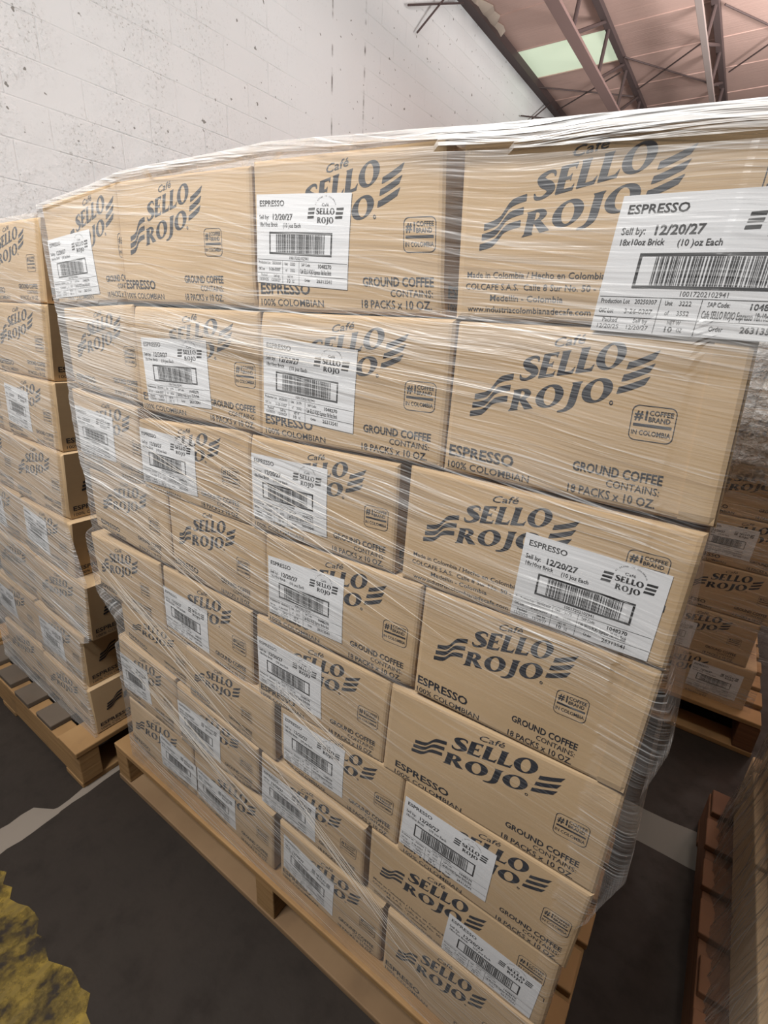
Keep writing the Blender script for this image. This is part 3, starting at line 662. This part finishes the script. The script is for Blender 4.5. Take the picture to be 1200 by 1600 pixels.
# ------------------------------------------------------------------ stretch film
def film_sheet(name, P, nu, nv, dens, m, label, wr=.0028, slope=-.085, seed=0., layers=None):
    """P(s, t) in units with s along the wrap and t upward, both 0..1"""
    V, D, base = [], [], W(*P(.5, 0.0)[:3])
    for j in range(nv + 1):
        for i in range(nu + 1):
            s, t = i / nu, j / nv; x, y, z, nx, ny, uu, vv = P(s, t, True)
            tt = vv + .085 * uu if slope else vv
            a = noise.noise(Vector((uu * 1.3 + seed, tt * 26, seed))) + .5 * noise.noise(Vector((uu * 2.4 + seed, tt * 60, seed + 4)))
            l = noise.noise(Vector((uu * 3 + seed, vv * 3, seed + 9)))
            d = dens(uu, vv); k = wr * (a * (.3 + d) + .8 * l)
            V.append(W(x + nx * (k + .002), y + ny * (k + .002), z)); D.append((uu, vv, d))
    F = [(j * (nu + 1) + i, j * (nu + 1) + i + 1, (j + 1) * (nu + 1) + i + 1, (j + 1) * (nu + 1) + i) for j in range(nv) for i in range(nu)]
    o = mesh(name, V, F, m, None, base, True); o.location = base
    la = o.data.attributes.new('film_layers', 'FLOAT', 'POINT'); la.data.foreach_set('value', [float(layers(q[0], q[1])) if layers else 0.0 for q in D])
    at = o.data.attributes.new('film_uv', 'FLOAT_VECTOR', 'POINT'); at.data.foreach_set('vector', [c for q in D for c in q])
    return tag(o, label, 'stretch film')
def sm(x, a, b): t = min(1, max(0, (x - a) / (b - a))); return t * t * (3 - 2 * t)
def interp(z, tab):
    if z >= tab[0][0]: return tab[0][1]
    for (z0, x0), (z1, x1) in zip(tab, tab[1:]):
        if z >= z1: f = (z - z1) / (z0 - z1); return x1 * (1 - f) + x0 * f
    return tab[-1][1]
LEFT = [(.36, -2.305), (.02, -2.295), (-.02, -2.285), (-.32, -2.30), (-.35, -2.31), (-.64, -2.31), (-.68, -2.29), (-.94, -2.30), (-1.0, -2.385), (-1.30, -2.37), (-1.42, -2.22), (-1.54, -2.225), (-1.58, -2.275), (-1.9, -2.275), (-2.33, -2.29)]
RIGHT = [(.36, .135), (.20, .13), (.03, .115), (.0, .06), (-.05, .040), (-.37, .03), (-.45, .025), (-.66, .035), (-.72, .06), (-.80, .075), (-.95, .05), (-1.05, .065), (-1.2, .075), (-1.33, .04), (-1.40, .026), (-1.46, .0), (-1.8, -.002), (-2.1, -.01), (-2.33, -.012)]
TOP = [(-2.30, .352), (-2.25, .357), (-1.96, .379), (-1.72, .401), (-1.1, .396), (-.70, .364), (-.55, .349), (-.20, .325), (.16, .306)]
def topz(x):
    for (x0, z0), (x1, z1) in zip(TOP, TOP[1:]):
        if x <= x1: f = max(0, (x - x0) / (x1 - x0)); return z0 + f * (z1 - z0)
    return TOP[-1][1]
def wrap_profile(leftt, rightt, yf, dpt, zb, zt):
    def P(s, t, full=False):
        # s: 0..0.18 left side, 0.18..0.82 front, 0.82..1 right side ; t: 0..0.9 height, 0.9..1 folded over the top
        tt = min(t / .93, 1); z = zb + tt * ((zt(0) if not callable(zt) else 0) if False else 0)
        if s < .14: f = s / .14; sx_, dy = 0, (1 - f) * dpt
        elif s > .90: f = (s - .90) / .10; sx_, dy = 1, f * dpt
        else: sx_, dy = (s - .14) / .76, 0
        xg = -2.3 + sx_ * 2.34; ztop = zt(xg); z = zb + tt * (ztop - zb)
        xl, xr = interp(z, leftt), interp(z, rightt); x = xl + (xr - xl) * sx_
        c = .0
        e = min(sx_ * (xr - xl), (1 - sx_) * (xr - xl)) if dy == 0 else 0
        y = yf + dy + (max(0, .03 - e) ** 2 * 20 if dy == 0 else .018)
        nx, ny = (0, -1) if dy == 0 else ((-1, 0) if sx_ == 0 else (1, 0))
        uu = x if dy == 0 else (xl - dy if sx_ == 0 else xr + dy); vv = z
        if t > .93:
            f = (t - .93) / .07; y += f * dpt * .9 if dy == 0 else 0; z = ztop - .03 * f; nx = ny = 0; vv = z + f * .3
            if dy: z = ztop
        if not full: return x, y, z
        return x, y, z, nx, ny, uu, vv
    return P
def dens_main(x, z):
    if z > topz(x) - .022 - .012 * sm(x, -.6, -.4): d = 1.2 + .9 * sm(x, -.75, -.5)
    elif z > .03: d = .48
    else:
        q = sm(x, -.95, -.45) * sm(-z, .66, .84)
        d = (1.0 - .2 * sm(-z, 1.0, 1.6) - .2 * sm(z, -.5, -.3)) * (1 - q) + q * (.15 + .55 * sm(-z, 1.72, 2.0))
    band = abs(z + 1.50 + .09 * (x + 2.3) + .20 * sm(x, -1.4, -.5)); d = max(d, 1.15 * (1 - sm(band, .03, .12)) * (1 - sm(x, -1.0, -.55)))
    d += .35 * (1 - sm(abs(z + .035), .0, .05)) * sm(-x, -.1, .6)
    if x > -.06 and z < topz(x) - .04: d = .6
    if x > .15: d = .22
    return d
def lay_main(x, z):
    a = sm(-x, 1.72, 1.80) * sm(z, -.80, -.66) * (.75 + .25 * (z < 0))
    a = max(a * .55, .20 * sm(z, -.5, .12))
    a = max(a, .45 * sm(z, -.02, .03) * sm(-x, -.2, -.1) * sm(z, topz(x) - .16, topz(x) - .02) )
    a = max(a, 1.7 * sm(z, topz(x) - .035, topz(x) - .015) * (.35 + .65 * sm(x, -.75, -.5)))
    a = max(a, .55 * (1 - sm(abs(z + .02 - .05 * (x + .6)), .01, .05)))
    return a
film_sheet('stretch_film', wrap_profile(LEFT, RIGHT, .982, 1.62, -2.335, topz), 330, 300, dens_main, M_FILM, 'clear wrinkled stretch film wound around the tall near stack of cartons', layers=lay_main)
LF = [(.36, -2.455), (.02, -2.50), (-.3, -2.53), (-.64, -2.545), (-1.0, -2.57), (-1.3, -2.44), (-1.65, -2.47), (-1.70, -2.58), (-2.0, -2.60), (-2.33, -2.545)]
def left_film(s, t, full=False):
    tt = min(t / .94, 1); z = -2.335 + tt * (.357 + 2.335); xr = interp(z, LF); yf = .920 + (z + 2.33) / 2.68 * .122
    if s < .93: x = -3.80 + (xr + 3.80) * (s / .93); y = yf; nx, ny = 0, -1; uu = x
    else: f = (s - .93) / .07; x = xr; y = yf + .012 * f; nx, ny = 1, 0; uu = xr + .06 * f
    if t > .94: f = (t - .94) / .06; y += f * .7; z = .357 - .02 * f; nx = ny = 0
    return (x, y, z, nx, ny, uu, z) if full else (x, y, z)
film_sheet('stretch_film', left_film, 170, 220, lambda x, z: .55 + .35 * sm(-z, .6, 1.2), M_FILML, 'clear wrinkled stretch film around the left stack of cartons', seed=5.)
def back_film(s, t, full=False):
    z = -2.30 + t * 2.66; x = -.12 + s * .74; bul = .06 * sm(z, -.9, -.6)
    y = 3.60 - bul * (1 + .6 * noise.noise(Vector((x * 7, z * 7, 0))))
    return (x, y, z, 0, -1, x, z) if full else (x, y, z)
film_sheet('stretch_film', back_film, 90, 220, lambda x, z: .8 + .9 * sm(z, -.85, -.6), M_FILMB, 'shiny crumpled stretch film over the stack in the back', wr=.010, seed=2., layers=lambda x, z: 1.3 * sm(z, -.85, -.62))
def right_film(s, t, full=False):
    z = -2.36 + t * 1.85; y = 1.1 + s * 1.62; x = .485 + .035 * (z + 2.33) / .335 + .015 * noise.noise(Vector((y * 9, z * 2, 3)))
    if s > .93: f = (s - .93) / .07; x += f * .5; y = 1.1 + .93 * 1.62 + .05 * f
    return (x, y, z, -1, 0, z * 1.0, y) if full else (x, y, z)
film_sheet('stretch_film', right_film, 160, 100, lambda x, z: 1.0, M_FILMR, 'dense stretch film tinted dark for shade around the load at the right edge', wr=.012, seed=9.)
# gathered strands of the near film
def strands():
    r = random.Random(21); v = []; f = []
    fam = [((-2.27, -.66), (-1.0, -1.02), 12, .07), ((-2.36, -1.08), (-1.1, -1.62), 12, .07), ((-2.2, -1.56), (-.75, -2.12), 14, .06), ((-1.2, -1.55), (-.15, -2.25), 9, .05),
           ((-2.27, .0), (.0, -.11), 9, .035), ((-1.9, -.36), (-.2, -.72), 14, .12), ((-1.2, -1.15), (-.6, -1.40), 8, .06)]
    for (x0, z0), (x1, z1), n, sp in fam:
        for _ in range(n):
            a = z0 + r.uniform(-sp, sp); b = z1 + r.uniform(-sp, sp) * 1.3; s0 = r.uniform(0, .35); s1 = s0 + r.uniform(.35, .65); w = r.uniform(.0010, .0024); k = 26; off = len(v); ph = r.uniform(0, 9)
            for i in range(k + 1):
                t = s0 + (s1 - s0) * i / k; x = x0 + (x1 - x0) * t; z = a + (b - a) * t + .006 * noise.noise(Vector((t * 6, ph, 0))); e = w * max(0.0, math.sin(math.pi * i / k)) ** .5
                for dy, dz in ((0, e), (-e, 0), (0, -e)): v.append(W(x, .972 + dy, z + dz))
            for i in range(k):
                for c in range(2): p = off + i * 3 + c; f.append((p, p + 1, p + 4, p + 3))
    return v, f
mS, tS, bS = mat('gathered_film_strand', (0.80, 0.74, 0.66), .3, .6); bS.inputs['Alpha'].default_value = .42
main_film = [o for o in COL.objects if o.get('label', '').endswith('tall near stack of cartons') and o.get('category') == 'stretch film'][0]
v, f = strands(); o = mesh('gathered_strands', v, f, mS, main_film, tuple(main_film.location), True)
